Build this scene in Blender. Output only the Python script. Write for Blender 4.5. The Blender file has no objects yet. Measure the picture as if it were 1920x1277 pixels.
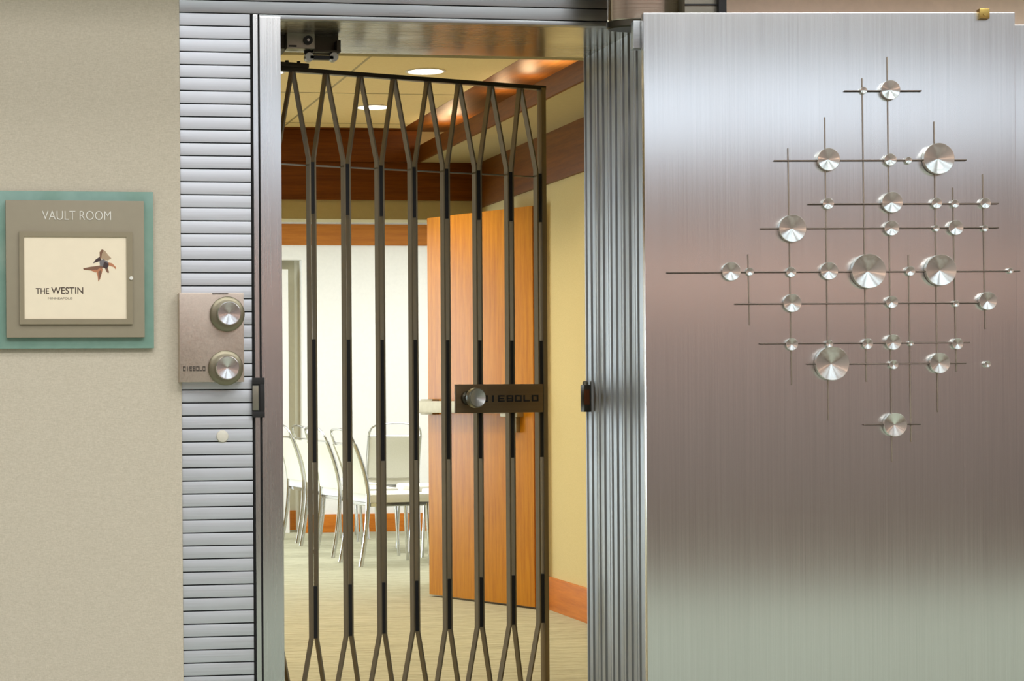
import bpy, bmesh, math, random
from mathutils import Vector, Matrix
random.seed(4)
SC = bpy.context.scene
COL = SC.collection
PI = math.pi

# ------------------------------------------------------------------ camera model
F, PX0, PY0, ROLL, H = 3800.0, 488.0, 736.0, 0.0065, 1.2
TH = math.atan(0.152)
CT, ST = math.cos(TH), math.sin(TH)
RIGHT, FWD, UP = Vector((CT, -ST, 0)), Vector((ST, CT, 0)), Vector((0, 0, 1))
EYE = Vector((0, 0, H))

def ray(px, py):
    u, v = px - PX0, py - PY0
    x, y = u - ROLL * v, v + ROLL * u
    return RIGHT * (x / F) + FWD - UP * (y / F)
def on_plane(px, py, p, n):
    d = ray(px, py)
    return EYE + d * ((Vector(p) - EYE).dot(n) / d.dot(n))
def onY(px, py, Y): return on_plane(px, py, (0, Y, 0), Vector((0, 1, 0)))
def onX(px, py, X): return on_plane(px, py, (X, 0, 0), Vector((1, 0, 0)))
def onZ(px, py, Z): return on_plane(px, py, (0, 0, Z), Vector((0, 0, 1)))

# ------------------------------------------------------------------ materials
def lin(c):
    return tuple(((v / 255) / 12.92 if v / 255 <= 0.04045 else ((v / 255 + 0.055) / 1.055) ** 2.4) for v in c) + (1.0,)
class Mat:
    def __init__(s, name):
        s.m = bpy.data.materials.new(name); s.m.use_nodes = True
        s.nt = s.m.node_tree; s.b = s.nt.nodes['Principled BSDF']
    def n(s, t, **kw):
        nd = s.nt.nodes.new(t)
        for k, v in kw.items(): setattr(nd, k, v)
        return nd
    def l(s, a, b): s.nt.links.new(a, b)
    def pos(s, scale, obj=False, rot=None):
        if obj:
            o = s.n('ShaderNodeTexCoord').outputs['Object']
        else:
            o = s.n('ShaderNodeNewGeometry').outputs['Position']
        mp = s.n('ShaderNodeMapping'); mp.inputs['Scale'].default_value = scale
        if rot: mp.inputs['Rotation'].default_value = rot
        s.l(o, mp.inputs['Vector']); return mp.outputs['Vector']
    def noise(s, vec, scale=1, detail=3, rough=.55):
        t = s.n('ShaderNodeTexNoise'); t.inputs['Scale'].default_value = scale
        t.inputs['Detail'].default_value = detail; t.inputs['Roughness'].default_value = rough
        s.l(vec, t.inputs['Vector']); return t.outputs['Fac']
    def ramp(s, fac, stops):
        r = s.n('ShaderNodeValToRGB'); e = r.color_ramp.elements
        while len(e) < len(stops): e.new(.5)
        for el, (p, c) in zip(e, stops): el.position = p; el.color = c
        s.l(fac, r.inputs['Fac']); return r.outputs['Color']
    def rng(s, fac, a, b, lo=.3, hi=.7):
        r = s.n('ShaderNodeMapRange'); r.inputs['From Min'].default_value = lo; r.inputs['From Max'].default_value = hi
        r.inputs['To Min'].default_value = a; r.inputs['To Max'].default_value = b
        s.l(fac, r.inputs['Value']); return r.outputs['Result']
    def bump(s, fac, strength, dist=.002):
        b = s.n('ShaderNodeBump'); b.inputs['Strength'].default_value = strength; b.inputs['Distance'].default_value = dist
        s.l(fac, b.inputs['Height']); s.l(b.outputs['Normal'], s.b.inputs['Normal'])
    def set(s, **kw):
        for k, v in kw.items(): s.b.inputs[k.replace('_', ' ')].default_value = v
        return s

def plain(name, c, rough=.6, metal=0, var=.06, **kw):
    M = Mat(name); M.set(Roughness=rough, Metallic=metal, **kw)
    f = M.noise(M.pos((9, 9, 9), True), 4, 4)
    c = lin(c)
    a = tuple(x * (1 - var) for x in c[:3]) + (1,); b = tuple(min(1, x * (1 + var)) for x in c[:3]) + (1,)
    M.l(M.ramp(f, [(.3, a), (.7, b)]), M.b.inputs['Base Color'])
    return M.m

def brushed(name, c, rough, aniso=.0, tangent=None, scale=(260, 260, 2.0), var=.1, bump=.12, rvar=.05):
    """metal with straight fine grain"""
    M = Mat(name); M.set(Metallic=1.0, Roughness=rough)
    c = lin(c)
    f = M.noise(M.pos(scale), 1, 3, .6)
    a = tuple(x * (1 - var) for x in c[:3]) + (1,); b = tuple(min(1, x * (1 + var)) for x in c[:3]) + (1,)
    M.l(M.ramp(f, [(.3, a), (.7, b)]), M.b.inputs['Base Color'])
    g = M.noise(M.pos((3, 3, .9)), 1.3, 4, .6)
    ad = M.n('ShaderNodeMath', operation='ADD')
    M.l(M.rng(f, -rvar, rvar), ad.inputs[0]); M.l(M.rng(g, rough - rvar, rough + rvar), ad.inputs[1])
    M.l(ad.outputs[0], M.b.inputs['Roughness'])
    if bump: M.bump(f, bump, .0006)
    if aniso:
        M.b.inputs['Anisotropic'].default_value = aniso
        cv = M.n('ShaderNodeCombineXYZ')
        for i in range(3): cv.inputs[i].default_value = tangent[i]
        M.l(cv.outputs[0], M.b.inputs['Tangent'])
    return M.m

def turned(name, c, rough=.22, aniso=.75):
    M = Mat(name); M.set(Metallic=1.0, Roughness=rough, Anisotropic=aniso, Anisotropic_Rotation=.25)
    M.b.inputs['Base Color'].default_value = lin(c)
    tg = M.n('ShaderNodeTangent', direction_type='RADIAL', axis='Z')
    M.l(tg.outputs[0], M.b.inputs['Tangent'])
    f = M.noise(M.pos((1, 1, 1), True), 60, 3)
    M.l(M.rng(f, rough - .05, rough + .06), M.b.inputs['Roughness'])
    return M.m

def wood(name, dark, light, scale=(30, 30, 1.6), rough=.35, coat=.0, spec=.25):
    M = Mat(name); M.set(Roughness=rough); M.b.inputs['Specular IOR Level'].default_value = spec
    f = M.noise(M.pos(scale), 1.6, 5, .65)
    f2 = M.noise(M.pos(tuple(v * 7 for v in scale)), 1.6, 3, .6)
    mx = M.n('ShaderNodeMath', operation='MULTIPLY_ADD'); mx.inputs[1].default_value = .35
    M.l(f2, mx.inputs[0]); M.l(f, mx.inputs[2])
    M.l(M.ramp(mx.outputs[0], [(.45, lin(dark)), (.85, lin(light))]), M.b.inputs['Base Color'])
    M.set(Coat_Weight=coat, Coat_Roughness=.25)
    M.bump(mx.outputs[0], .08, .001)
    return M.m

def fabric(name, a, b, sx=(700, 700, 160), rough=.95, strength=.35, s2=None):
    M = Mat(name); M.set(Roughness=rough)
    M.b.inputs['Specular IOR Level'].default_value = .2
    f = M.noise(M.pos(sx), 1, 3, .7)
    g = M.noise(M.pos(s2 or (120, 120, 500)), 1, 2, .6)
    mx = M.n('ShaderNodeMath', operation='MULTIPLY_ADD'); mx.inputs[1].default_value = .5
    M.l(g, mx.inputs[0])
    h = M.n('ShaderNodeMath', operation='MULTIPLY'); h.inputs[1].default_value = .5
    M.l(f, h.inputs[0]); M.l(h.outputs[0], mx.inputs[2])
    M.l(M.ramp(mx.outputs[0], [(.35, lin(a)), (.65, lin(b))]), M.b.inputs['Base Color'])
    M.bump(mx.outputs[0], strength, .0015)
    return M.m

def emit(name, c, s):
    M = Mat(name); M.b.inputs['Base Color'].default_value = lin(c)
    M.b.inputs['Emission Color'].default_value = lin(c); M.b.inputs['Emission Strength'].default_value = s
    return M.m

TAN = (CT, -ST, 0)
m_door = brushed('brushed_door_steel', (210, 208, 206), .25, .8, TAN, (330, 330, 2.2), .06, .004, .012)
m_frame = brushed('brushed_frame_steel', (200, 199, 198), .27, .6, (1, 0, 0), (300, 300, 3), .05, .006, .02)
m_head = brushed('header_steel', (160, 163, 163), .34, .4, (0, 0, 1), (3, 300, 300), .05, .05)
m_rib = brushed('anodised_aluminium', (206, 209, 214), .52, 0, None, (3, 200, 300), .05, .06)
m_groove = plain('groove_dark', (38, 37, 36), .8)
m_jamb = brushed('jamb_steel', (158, 160, 160), .42, 0, None, (160, 160, 3), .12, .1)
m_soffit = brushed('soffit_steel', (165, 160, 148), .24, .6, (0, 1, 0), (6, 260, 6), .06, .1)
m_box = brushed('dial_box_steel', (196, 182, 168), .36, .4, (0, 0, 1), (300, 4, 300), .05, .05)
m_bezel = plain('dial_bezel_metal', (142, 135, 114), .42, 1.0, .02)
m_knob = turned('turned_knob_metal', (226, 226, 224), .17)
m_knob2 = turned('satin_knob_metal', (235, 235, 232), .36, .6)
m_disc = turned('turned_disc_metal', (236, 240, 233), .15, .8)
m_rod_lit = plain('lit_rod_metal', (176, 164, 150), .42, 1.0)  # lighter copy of the rod steel, for the lit upright rods
m_rod_shade = plain('shaded_rod_metal', (88, 78, 70), .38, 1.0)  # dark tint stands in for shade on the horizontal rods
m_bar = brushed('bronze_bar', (144, 132, 108), .5, 0, None, (200, 200, 4), .12, .1)
m_post = brushed('bronze_post', (150, 134, 106), .5, 0, None, (200, 200, 4), .12, .1)
m_black = plain('black_spacer', (14, 12, 11), .55)
m_plate = brushed('lock_plate_bronze', (150, 128, 98), .5, 0, None, (4, 4, 220), .1, .1)
m_hinge = plain('oily_hinge_metal', (70, 66, 56), .4, .9)
m_hinge2 = plain('worn_hinge_metal', (150, 148, 134), .35, .9)
m_barrel = brushed('barrel_steel', (205, 194, 178), .22, .5, (0, 0, 1), (4, 4, 260), .06, .05)
m_brass = plain('brass', (176, 150, 84), .3, 1.0)
m_chrome = plain('chrome', (215, 216, 218), .16, 1.0, .02)
m_linen = fabric('linen_wallcovering', (189, 179, 159), (208, 198, 179))
m_pinkwall = plain('warm_grey_plaster', (240, 214, 192), .85, 0, .04)
m_cream = fabric('cream_wallcovering', (198, 180, 128), (212, 194, 142), (160, 160, 500), .9, .15)
m_beigetrim = plain('beige_paint', (186, 174, 132), .6, 0, .03)
m_white = plain('white_paint', (232, 228, 220), .7, 0, .02)
m_offwhite = plain('offwhite_paint', (206, 196, 168), .7, 0, .03)
m_tile = fabric('ceiling_tile', (232, 214, 164), (240, 224, 178), (60, 60, 60), .95, .08, (200, 200, 200))
m_grid = plain('ceiling_grid', (170, 156, 116), .6)
m_wdoor = wood('honey_oak', (176, 108, 20), (202, 136, 32))
m_wedge = wood('honey_oak_edge', (150, 82, 24), (172, 100, 34))
m_wband = wood('red_brown_cherry', (96, 50, 6), (126, 70, 12), (1.6, 30, 30), .5)
m_wbandy = wood('red_brown_cherry_side', (96, 54, 10), (124, 74, 18), (30, 1.6, 30), .5)
m_wbase = wood('orange_cherry', (178, 98, 28), (202, 120, 40), (3, 1.6, 30), .45)
m_chairpad = fabric('cream_upholstery', (232, 228, 216), (242, 239, 230), (300, 300, 300), .9, .1)
m_chairback = fabric('grey_cream_upholstery', (212, 208, 190), (226, 222, 206), (300, 300, 300), .9, .1)
m_black2 = plain('black_lettering', (20, 18, 17), .6)
m_greybar = plain('grey_aluminium', (150, 138, 112), .45, .6)
m_stone = fabric('hall_floor', (160, 170, 156), (176, 186, 170), (40, 40, 40), .55, .02, (8, 8, 8))
m_hallwall = plain('hall_wall', (172, 156, 150), .85, 0, .04)
m_hallwood = wood('hall_wainscot', (154, 142, 136), (172, 160, 154), (30, 30, 2), .5)
m_browncarpet = fabric('brown_carpet', (96, 84, 74), (112, 100, 88), (300, 300, 300), .95, .1)
m_added_glow = emit('added_sconce_glow', (255, 218, 196), 3.2)  # glow of the added sconces that warms the door reflection
m_hallceil = plain('hall_ceiling', (200, 204, 196), .9, 0, .02)

# carpet with fine cross-wise loops
def carpet():
    M = Mat('loop_carpet'); M.set(Roughness=1.0); M.b.inputs['Specular IOR Level'].default_value = .1
    f = M.noise(M.pos((14, 160, 1)), 1, 4, .7)
    g = M.noise(M.pos((2.2, 30, 1)), 1, 3, .6)
    mx = M.n('ShaderNodeMath', operation='MULTIPLY_ADD'); mx.inputs[1].default_value = .6
    h = M.n('ShaderNodeMath', operation='MULTIPLY'); h.inputs[1].default_value = .4
    M.l(f, mx.inputs[0]); M.l(g, h.inputs[0]); M.l(h.outputs[0], mx.inputs[2])
    M.l(M.ramp(mx.outputs[0], [(.35, lin((138, 134, 112))), (.5, lin((174, 170, 144))), (.65, lin((198, 194, 168)))]), M.b.inputs['Base Color'])
    M.bump(mx.outputs[0], .5, .004)
    return M.m
m_carpet = carpet()

def glass_teal():
    M = Mat('sea_green_glass')
    M.set(Roughness=.12, IOR=1.5); M.b.inputs['Transmission Weight'].default_value = .25
    f = M.noise(M.pos((20, 20, 20)), 1, 2)
    M.l(M.ramp(f, [(.3, lin((134, 170, 154))), (.7, lin((146, 180, 164)))]), M.b.inputs['Base Color'])
    return M.m
m_glass = glass_teal()
m_taupe = plain('taupe_plate', (148, 138, 116), .5, 0, .02)
m_taupe2 = plain('taupe_frame', (142, 131, 106), .5, 0, .02)
m_card = plain('cream_card', (238, 224, 196), .6, 0, .015)
m_silver = plain('silver_lettering', (225, 222, 212), .5, 0, .0)

# ------------------------------------------------------------------ mesh helpers
class B:
    def __init__(s): s.bm = bmesh.new(); s.mats = []
    def mi(s, m):
        if m is None: return 0
        if m not in s.mats: s.mats.append(m)
        return s.mats.index(m)
    def box(s, a, b, m=None, bev=0, mtx=None):
        x0, x1 = sorted((a[0], b[0])); y0, y1 = sorted((a[1], b[1])); z0, z1 = sorted((a[2], b[2]))
        t = bmesh.new()
        bmesh.ops.create_cube(t, size=1)
        for v in t.verts: v.co = Vector(((x0 + x1) / 2 + v.co.x * (x1 - x0), (y0 + y1) / 2 + v.co.y * (y1 - y0), (z0 + z1) / 2 + v.co.z * (z1 - z0)))
        if bev: bmesh.ops.bevel(t, geom=t.edges[:], offset=bev, segments=2, profile=.7, affect='EDGES')
        s.merge(t, m, mtx); return s
    def merge(s, t, m=None, mtx=None):
        i = s.mi(m); mp = {}
        for v in t.verts: mp[v] = s.bm.verts.new(mtx @ v.co if mtx else v.co)
        for f in t.faces:
            try: nf = s.bm.faces.new([mp[v] for v in f.verts])
            except ValueError: continue
            nf.material_index = i; nf.smooth = True
        t.free()
    def lathe(s, prof, seg=40, m=None, mtx=None):
        """profile of (r, z) around local z"""
        i = s.mi(m); rings = []
        for r, z in prof:
            if r < 1e-7: rings.append([s.bm.verts.new(mtx @ Vector((0, 0, z)) if mtx else Vector((0, 0, z)))])
            else:
                rg = []
                for k in range(seg):
                    a = 2 * PI * k / seg; p = Vector((r * math.cos(a), r * math.sin(a), z))
                    rg.append(s.bm.verts.new(mtx @ p if mtx else p))
                rings.append(rg)
        for A, C in zip(rings, rings[1:]):
            for k in range(seg):
                k2 = (k + 1) % seg
                if len(A) == 1 and len(C) == 1: continue
                if len(A) == 1: vs = [A[0], C[k], C[k2]]
                elif len(C) == 1: vs = [A[k], A[k2], C[0]]
                else: vs = [A[k], A[k2], C[k2], C[k]]
                f = s.bm.faces.new(vs); f.material_index = i; f.smooth = True
        return s
    def cyl(s, p, q, r, seg=20, m=None, r2=None):
        p, q = Vector(p), Vector(q); d = q - p
        mt = Matrix.Translation(p) @ d.to_track_quat('Z', 'Y').to_matrix().to_4x4()
        L = d.length; r2 = r if r2 is None else r2
        return s.lathe([(0, 0), (r, 0), (r2, L), (0, L)], seg, m, mt)
    def prism(s, poly, lo, hi, axis='y', m=None, mtx=None):
        """poly of 2D points, extruded along axis; (x,z) for y, (x,y) for z, (y,z) for x"""
        i = s.mi(m)
        def P(a, b, h):
            v = {'y': Vector((a, h, b)), 'z': Vector((a, b, h)), 'x': Vector((h, a, b))}[axis]
            return mtx @ v if mtx else v
        A = [s.bm.verts.new(P(a, b, lo)) for a, b in poly]; C = [s.bm.verts.new(P(a, b, hi)) for a, b in poly]
        n = len(poly)
        fs = [s.bm.faces.new(A), s.bm.faces.new(C[::-1])]
        for k in range(n): fs.append(s.bm.faces.new([A[k], A[(k + 1) % n], C[(k + 1) % n], C[k]]))
        for f in fs: f.material_index = i; f.smooth = True
        return s
    def tube(s, pts, r, seg=12, m=None, ry=None):
        """round (or flattened) tube along smooth points"""
        i = s.mi(m); pts = [Vector(p) for p in pts]; ry = r if ry is None else ry; rings = []
        ref = Vector((1, 0, 0))
        for k, p in enumerate(pts):
            t = (pts[min(k + 1, len(pts) - 1)] - pts[max(k - 1, 0)]).normalized()
            if abs(t.dot(ref)) > .95: rf = Vector((0, 1, 0))
            else: rf = ref
            a = (rf - t * rf.dot(t)).normalized(); b = t.cross(a)
            rings.append([s.bm.verts.new(p + a * (r * math.cos(2 * PI * j / seg)) + b * (ry * math.sin(2 * PI * j / seg))) for j in range(seg)])
        for A, C in zip(rings, rings[1:]):
            for j in range(seg):
                f = s.bm.faces.new([A[j], A[(j + 1) % seg], C[(j + 1) % seg], C[j]]); f.material_index = i; f.smooth = True
        for rg in (rings[0], rings[-1]):
            f = s.bm.faces.new(rg); f.material_index = i
        return s
    def strip(s, path, half, y0, y1, m=None):
        """flat bar on edge: polyline in (x,z), thickness 2*half in the plane, depth y0..y1"""
        pts = [Vector((a, b)) for a, b in path]; L, R_ = [], []
        for k, p in enumerate(pts):
            d1 = (pts[k] - pts[k - 1]).normalized() if k else (pts[1] - pts[0]).normalized()
            d2 = (pts[k + 1] - pts[k]).normalized() if k < len(pts) - 1 else d1
            n = (Vector((-d1.y, d1.x)) + Vector((-d2.y, d2.x))).normalized()
            w = half / max(.5, n.dot(Vector((-d1.y, d1.x))))
            L.append(p + n * w); R_.append(p - n * w)
        i = s.mi(m)
        V = [[s.bm.verts.new((q.x, y, q.y)) for q in Q] for Q in (L, R_) for y in (y0, y1)]
        la, lb, ra, rb = V
        for k in range(len(pts) - 1):
            for A, C in ((la, ra), (ra, rb), (rb, lb), (lb, la)):
                f = s.bm.faces.new([A[k], A[k + 1], C[k + 1], C[k]]); f.material_index = i
        for k in (0, -1):
            f = s.bm.faces.new([la[k], ra[k], rb[k], lb[k]]); f.material_index = i
        return s
    def build(s, name, mat=None, parent=None, sharp=30, mtx=None):
        bmesh.ops.recalc_face_normals(s.bm, faces=s.bm.faces[:])
        me = bpy.data.meshes.new(name); s.bm.to_mesh(me); s.bm.free()
        for m in (s.mats or [mat]): me.materials.append(m)
        me.set_sharp_from_angle(angle=math.radians(sharp))
        o = bpy.data.objects.new(name, me); COL.objects.link(o)
        if parent: o.parent = parent
        if mtx is not None: o.matrix_local = mtx
        return o

def tag(o, label=None, cat=None, group=None, kind=None):
    if label: o['label'] = label
    if cat: o['category'] = cat
    if group: o['group'] = group
    if kind: o['kind'] = kind
    return o
def empty(name, mtx, label=None, cat=None, group=None, kind=None):
    o = bpy.data.objects.new(name, None); COL.objects.link(o); o.empty_display_size = .1
    o.matrix_world = mtx if isinstance(mtx, Matrix) else Matrix.Translation(mtx)
    return tag(o, label, cat, group, kind)
def struct(o, label=None, cat=None): return tag(o, label, cat, None, 'structure')
def copy_tree(o, parent=None):
    c = o.copy(); COL.objects.link(c)
    if parent: c.parent = parent
    for ch in list(o.children): copy_tree(ch, c)
    return c

def text_mesh(body, w, h, thick, name, mat, parent, mtx, thin=0):
    """lettering fitted to a w x h box, lying in local xz, facing -y, lower left corner at 0"""
    cu = bpy.data.curves.new(name, 'FONT'); cu.body = body; cu.offset = thin; cu.resolution_u = 4
    t = bpy.data.objects.new(name + '_outline', cu); COL.objects.link(t)
    dg = bpy.context.evaluated_depsgraph_get()
    me = bpy.data.meshes.new_from_object(t.evaluated_get(dg))
    bpy.data.objects.remove(t); bpy.data.curves.remove(cu)
    bm = bmesh.new(); bm.from_mesh(me); bpy.data.meshes.remove(me)
    xs = [v.co.x for v in bm.verts]; ys = [v.co.y for v in bm.verts]
    ax, ay, bx, by = min(xs), min(ys), max(xs), max(ys)
    ex = bmesh.ops.extrude_face_region(bm, geom=bm.faces[:])
    top = {g for g in ex['geom'] if isinstance(g, bmesh.types.BMVert)}
    for v in bm.verts:
        x = (v.co.x - ax) / (bx - ax) * w; z = (v.co.y - ay) / (by - ay) * h
        v.co = Vector((x, -thick if v in top else 0, z))
    b = B(); b.merge(bm, mat)
    return b.build(name, mat, parent, mtx=mtx)

GLY = {  # strokes on a 0..1 square, wide square letter forms
    'D': [(0, 0, 1, .2), (0, .8, 1, 1), (0, 0, .2, 1), (.8, 0, 1, 1)],
    'I': [(.36, 0, .64, 1)],
    'E': [(0, 0, .2, 1), (0, 0, 1, .2), (0, .4, .9, .6), (0, .8, 1, 1)],
    'B': [(0, 0, .2, 1), (0, 0, 1, .2), (0, .4, 1, .6), (0, .8, .95, 1), (.8, 0, 1, 1)],
    'O': [(0, 0, 1, .2), (0, .8, 1, 1), (0, 0, .2, 1), (.8, 0, 1, 1)],
    'L': [(0, 0, .2, 1), (0, 0, 1, .2)]}
def square_letters(word, x0, x1, z0, z1, y0, y1, name, mat, parent, gap=.32):
    b = B(); n = len(word); adv = (x1 - x0) / (n - gap / (1 + gap)) if n else 0
    lw = adv / (1 + gap)
    for i, ch in enumerate(word):
        for (a, c, d, e) in GLY[ch]:
            X = x0 + i * adv
            b.box((X + a * lw, y0, z0 + c * (z1 - z0)), (X + d * lw, y1, z0 + e * (z1 - z0)))
    return b.build(name, mat, parent)

# ------------------------------------------------------------------ main planes of the building
YF = 5.45            # face of the vault front
XL0 = .612           # end of the fabric wall
XJ = 1.914           # stepped right jamb
YB = 5.965           # back of the steel reveal
ZT = 2.215           # underside of the steel head
XR, YW = 3.238, 12.16  # right wall and end wall of the vault room
YFAR = 17.05
ZS, ZC = 2.605, 2.79

WIN_E = 21
# hall in front (where the camera stands)
HX0, HX1, HY, HZ = -5.5, 9.0, -5.0, 5.6
struct(B().box((HX0, 1.0, -.06), (HX1, YF + .02, 0)).build('floor_hall', m_stone), 'pale stone floor of the hall before the vault', 'floor')
struct(B().box((HX0, HY, -.06), (HX1, 1.0, 0)).build('floor_hall_back', m_browncarpet), 'brown carpet at the far side of the hall', 'carpet')
struct(B().box((HX0, HY, HZ), (HX1, YF + .3, HZ + .1)).build('ceiling_hall', m_hallceil), 'high plaster ceiling of the hall', 'ceiling')
b = B()
b.box((HX0, HY - .2, 1.15), (HX1, HY, 4.2), m_hallwall)
b.box((HX0, HY - .2, 0), (HX1, HY + .03, 1.15), m_hallwood)
b.box((HX0, HY - .2, 5.3), (HX1, HY, HZ), m_hallwall)
for i in range(6):
    x = HX0 + i * 2.78; b.box((x, HY - .2, 4.2), (x + .35, HY, 5.3), m_hallwall)
struct(b.build('wall_hall_back', m_hallwall), 'hall wall with added high windows opposite the vault', 'wall')
for i in range(5):  # windows added behind the camera for a cool band reflected in the door
    x = HX0 + i * 2.78 + .35
    bb = B()
    bb.box((x, HY - .12, 4.2), (x + 2.43, HY - .06, 4.26)); bb.box((x, HY - .12, 5.24), (x + 2.43, HY - .06, 5.3))
    for xx in (x, x + 1.18, x + 2.37): bb.box((xx, HY - .12, 4.2), (xx + .06, HY - .06, 5.3))
    struct(bb.build('added_window_%d' % (i + 1), m_white), 'tall white window frame, unseen, for the cool band in the door reflection', 'added_window')
    w = bpy.data.lights.new('added_daylight', 'AREA'); w.shape = 'RECTANGLE'; w.size, w.size_y = 2.4, 1.08
    w.energy = WIN_E; w.color = (.76, .87, 1.0)
    o = bpy.data.objects.new('added_daylight', w); COL.objects.link(o)
    o.location = (x + 1.21, HY - .15, 4.75); o.rotation_euler = (-PI / 2 + PI, 0, 0)
struct(B().box((HX0 - .1, HY, 0), (HX0, YF + .02, HZ)).build('wall_hall_left', m_hallwall), 'side wall of the hall', 'wall')
struct(B().box((HX1, HY, 0), (HX1 + .1, YF + .02, HZ)).build('wall_hall_right', m_hallwall), 'far side wall of the hall', 'wall')

struct(B().box((HX0, YF - .6, 2.6), (HX1, YF + .01, HZ)).build('shade_bulkhead', m_hallceil), 'plain bulkhead added out of view to shade the top of the vault front', 'shade_bulkhead')  # unseen overhang added to darken the top of the vault front
for i in range(9):  # sconces added out of sight for a warm band reflected in the door
    x = -4.1 + i * 1.39
    lm = empty('added_sconce', (x, HY, 2.64), 'warm sconce added out of view for a warm band in the door reflection', 'wall lamp', 'added hall sconces')
    B().box((-.06, 0, -.10), (.06, .03, .10), None, .004).build('backplate', m_brass, lm)
    B().lathe([(.13, -.13), (.15, .13), (.147, .13), (.127, -.13)], 24, None, Matrix.Translation((0, .17, 0))).build('lamp_shade', m_added_glow, lm)
# wall to the left of the vault and wall behind the open vault door
struct(B().box((HX0, YF - .012, 0), (XL0, YF + .3, HZ)).build('wall_left', m_linen), 'beige linen covered wall behind the room sign', 'wall')
XW = onY(1360, 10, YF).x
struct(B().box((2.02, YF, 0), (HX1, YF + .3, HZ)).build('wall_right', m_pinkwall), 'warm grey wall above and behind the open vault door', 'wall')
struct(B().box((XL0, YF + .01, 2.9), (2.02, YF + .3, HZ)).build('wall_above', m_pinkwall), 'plain wall above the vault front', 'wall')

# ribbed aluminium cladding: long slats with open dark grooves, beside and above the opening
PITCH = .0352
b = B()
zg = 2.2285
b.box((XL0, YF + .006, 0), (.812, YF + .3, 2.9), m_groove)
b.box((.812, YF + .006, 2.226), (2.02, YF + .3, 2.9), m_groove)
z = zg
while z > 0.01:
    z0 = max(0.0, z - PITCH)
    b.box((XL0 + .001, YF - .004, z0 + .002), (.806, YF + .012, z - .0012), m_rib, .0012); z -= PITCH
z = zg
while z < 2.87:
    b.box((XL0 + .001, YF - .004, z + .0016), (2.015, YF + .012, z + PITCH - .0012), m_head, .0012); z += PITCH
struct(b.build('wall_cladding', m_rib), 'wall cladding of pale horizontal aluminium slats with dark grooves', 'wall cladding')

# steel door frame: left stile with a narrow outer strip, head, right return
b = B()
b.box((.8125, YF - .012, 0), (.826, YF + .05, 2.226), m_frame, .002)
b.box((.8105, YF + .002, 0), (.8125, YF + .05, 2.226), m_groove)
b.box((.826, YF - .004, 0), (.8305, YF + .05, 2.222), m_groove)
b.box((.8305, YF - .014, 0), (.889, YB, 2.222), m_frame, .004)
struct(b.build('door_frame', m_frame), 'brushed steel frame stile on the left of the vault opening', 'door frame')
b = B()
b.box((.8305, YF - .010, ZT), (1.99, YF + .02, 2.2265), m_head, .002)
b.box((.889, YF + .02, ZT), (XJ + .05, YB, ZT + .05), m_soffit)
struct(b.build('door_lintel', m_soffit), 'brushed steel lintel across the top of the vault opening', 'lintel')

# stepped right jamb
poly = []
n = 22
w = (YB - YF) / n
for i in range(n):
    k = i * w; e = (0, .003, 0, .001, .004)[i % 5]
    poly += [(XJ + e, YF + k), (XJ + e, YF + k + w * .60), (XJ + .004 + e, YF + k + w * .80), (XJ + .004 + e, YF + k + w * .93)]
poly += [(XJ, YB), (XJ, YB + .008), (2.0, YB + .008), (2.0, YF)]
b = B().prism(poly, 0, ZT, 'z')
struct(b.build('door_jamb', m_jamb, sharp=20), 'grooved grey steel jamb on the right of the vault opening', 'door jamb')

# drywall lining behind the steel and the inside face of the vault room's front wall
b = B()
b.box((-3, YB + .01, 0), (.885, 6.15, 3.2)); b.box((2.0, YB + .01, 0), (6.0, 6.15, 3.2)); b.box((.885, YB + .01, 2.2225), (2.0, 6.06, 3.2))
struct(b.build('wall_front', m_cream), 'cream wall lining around the inside of the vault opening', 'wall')

# ------------------------------------------------------------------ vault room
struct(B().box((-3, YF + .02, -.06), (6.5, YFAR + .6, 0)).build('floor', m_carpet), 'grey beige loop pile carpet running through both rooms', 'carpet')
struct(B().box((XR, 6.15, 0), (XR + .15, YW + .25, 3.2)).build('wall_room_right', m_cream), 'cream wall between the wooden door and the vault jamb', 'wall')
struct(B().box((-3.15, 6.15, 0), (-3, YFAR, 3.2)).build('wall_room_left', m_cream), 'cream side wall of the vault room', 'wall')
b = B()
b.box((-3, YW, 2.255), (XR, YW + .22, 3.2)); b.box((2.95, YW, 0), (XR, YW + .22, 2.255))
struct(b.build('wall_room_back', m_beigetrim), 'beige header wall dividing the vault room from the room beyond', 'wall')
struct(B().box((XR - .016, 6.15, 0), (XR, YW, .18), None, .003).build('baseboard_right', m_wbase), 'orange brown wooden baseboard under the cream wall', 'baseboard')
b = B()
b.box((XR - .022, 6.15, 2.33), (XR, YW, ZS), None, .002)
struct(b.build('trim_1', m_wbandy), 'deep red brown wooden band high on the cream right wall', 'trim')
b = B()
b.box((-3, YW - .022, 2.372), (XR - .022, YW, ZS), None, .002)
struct(b.build('trim_2', m_wband), 'deep red brown wooden band across the header wall', 'trim')

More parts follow.
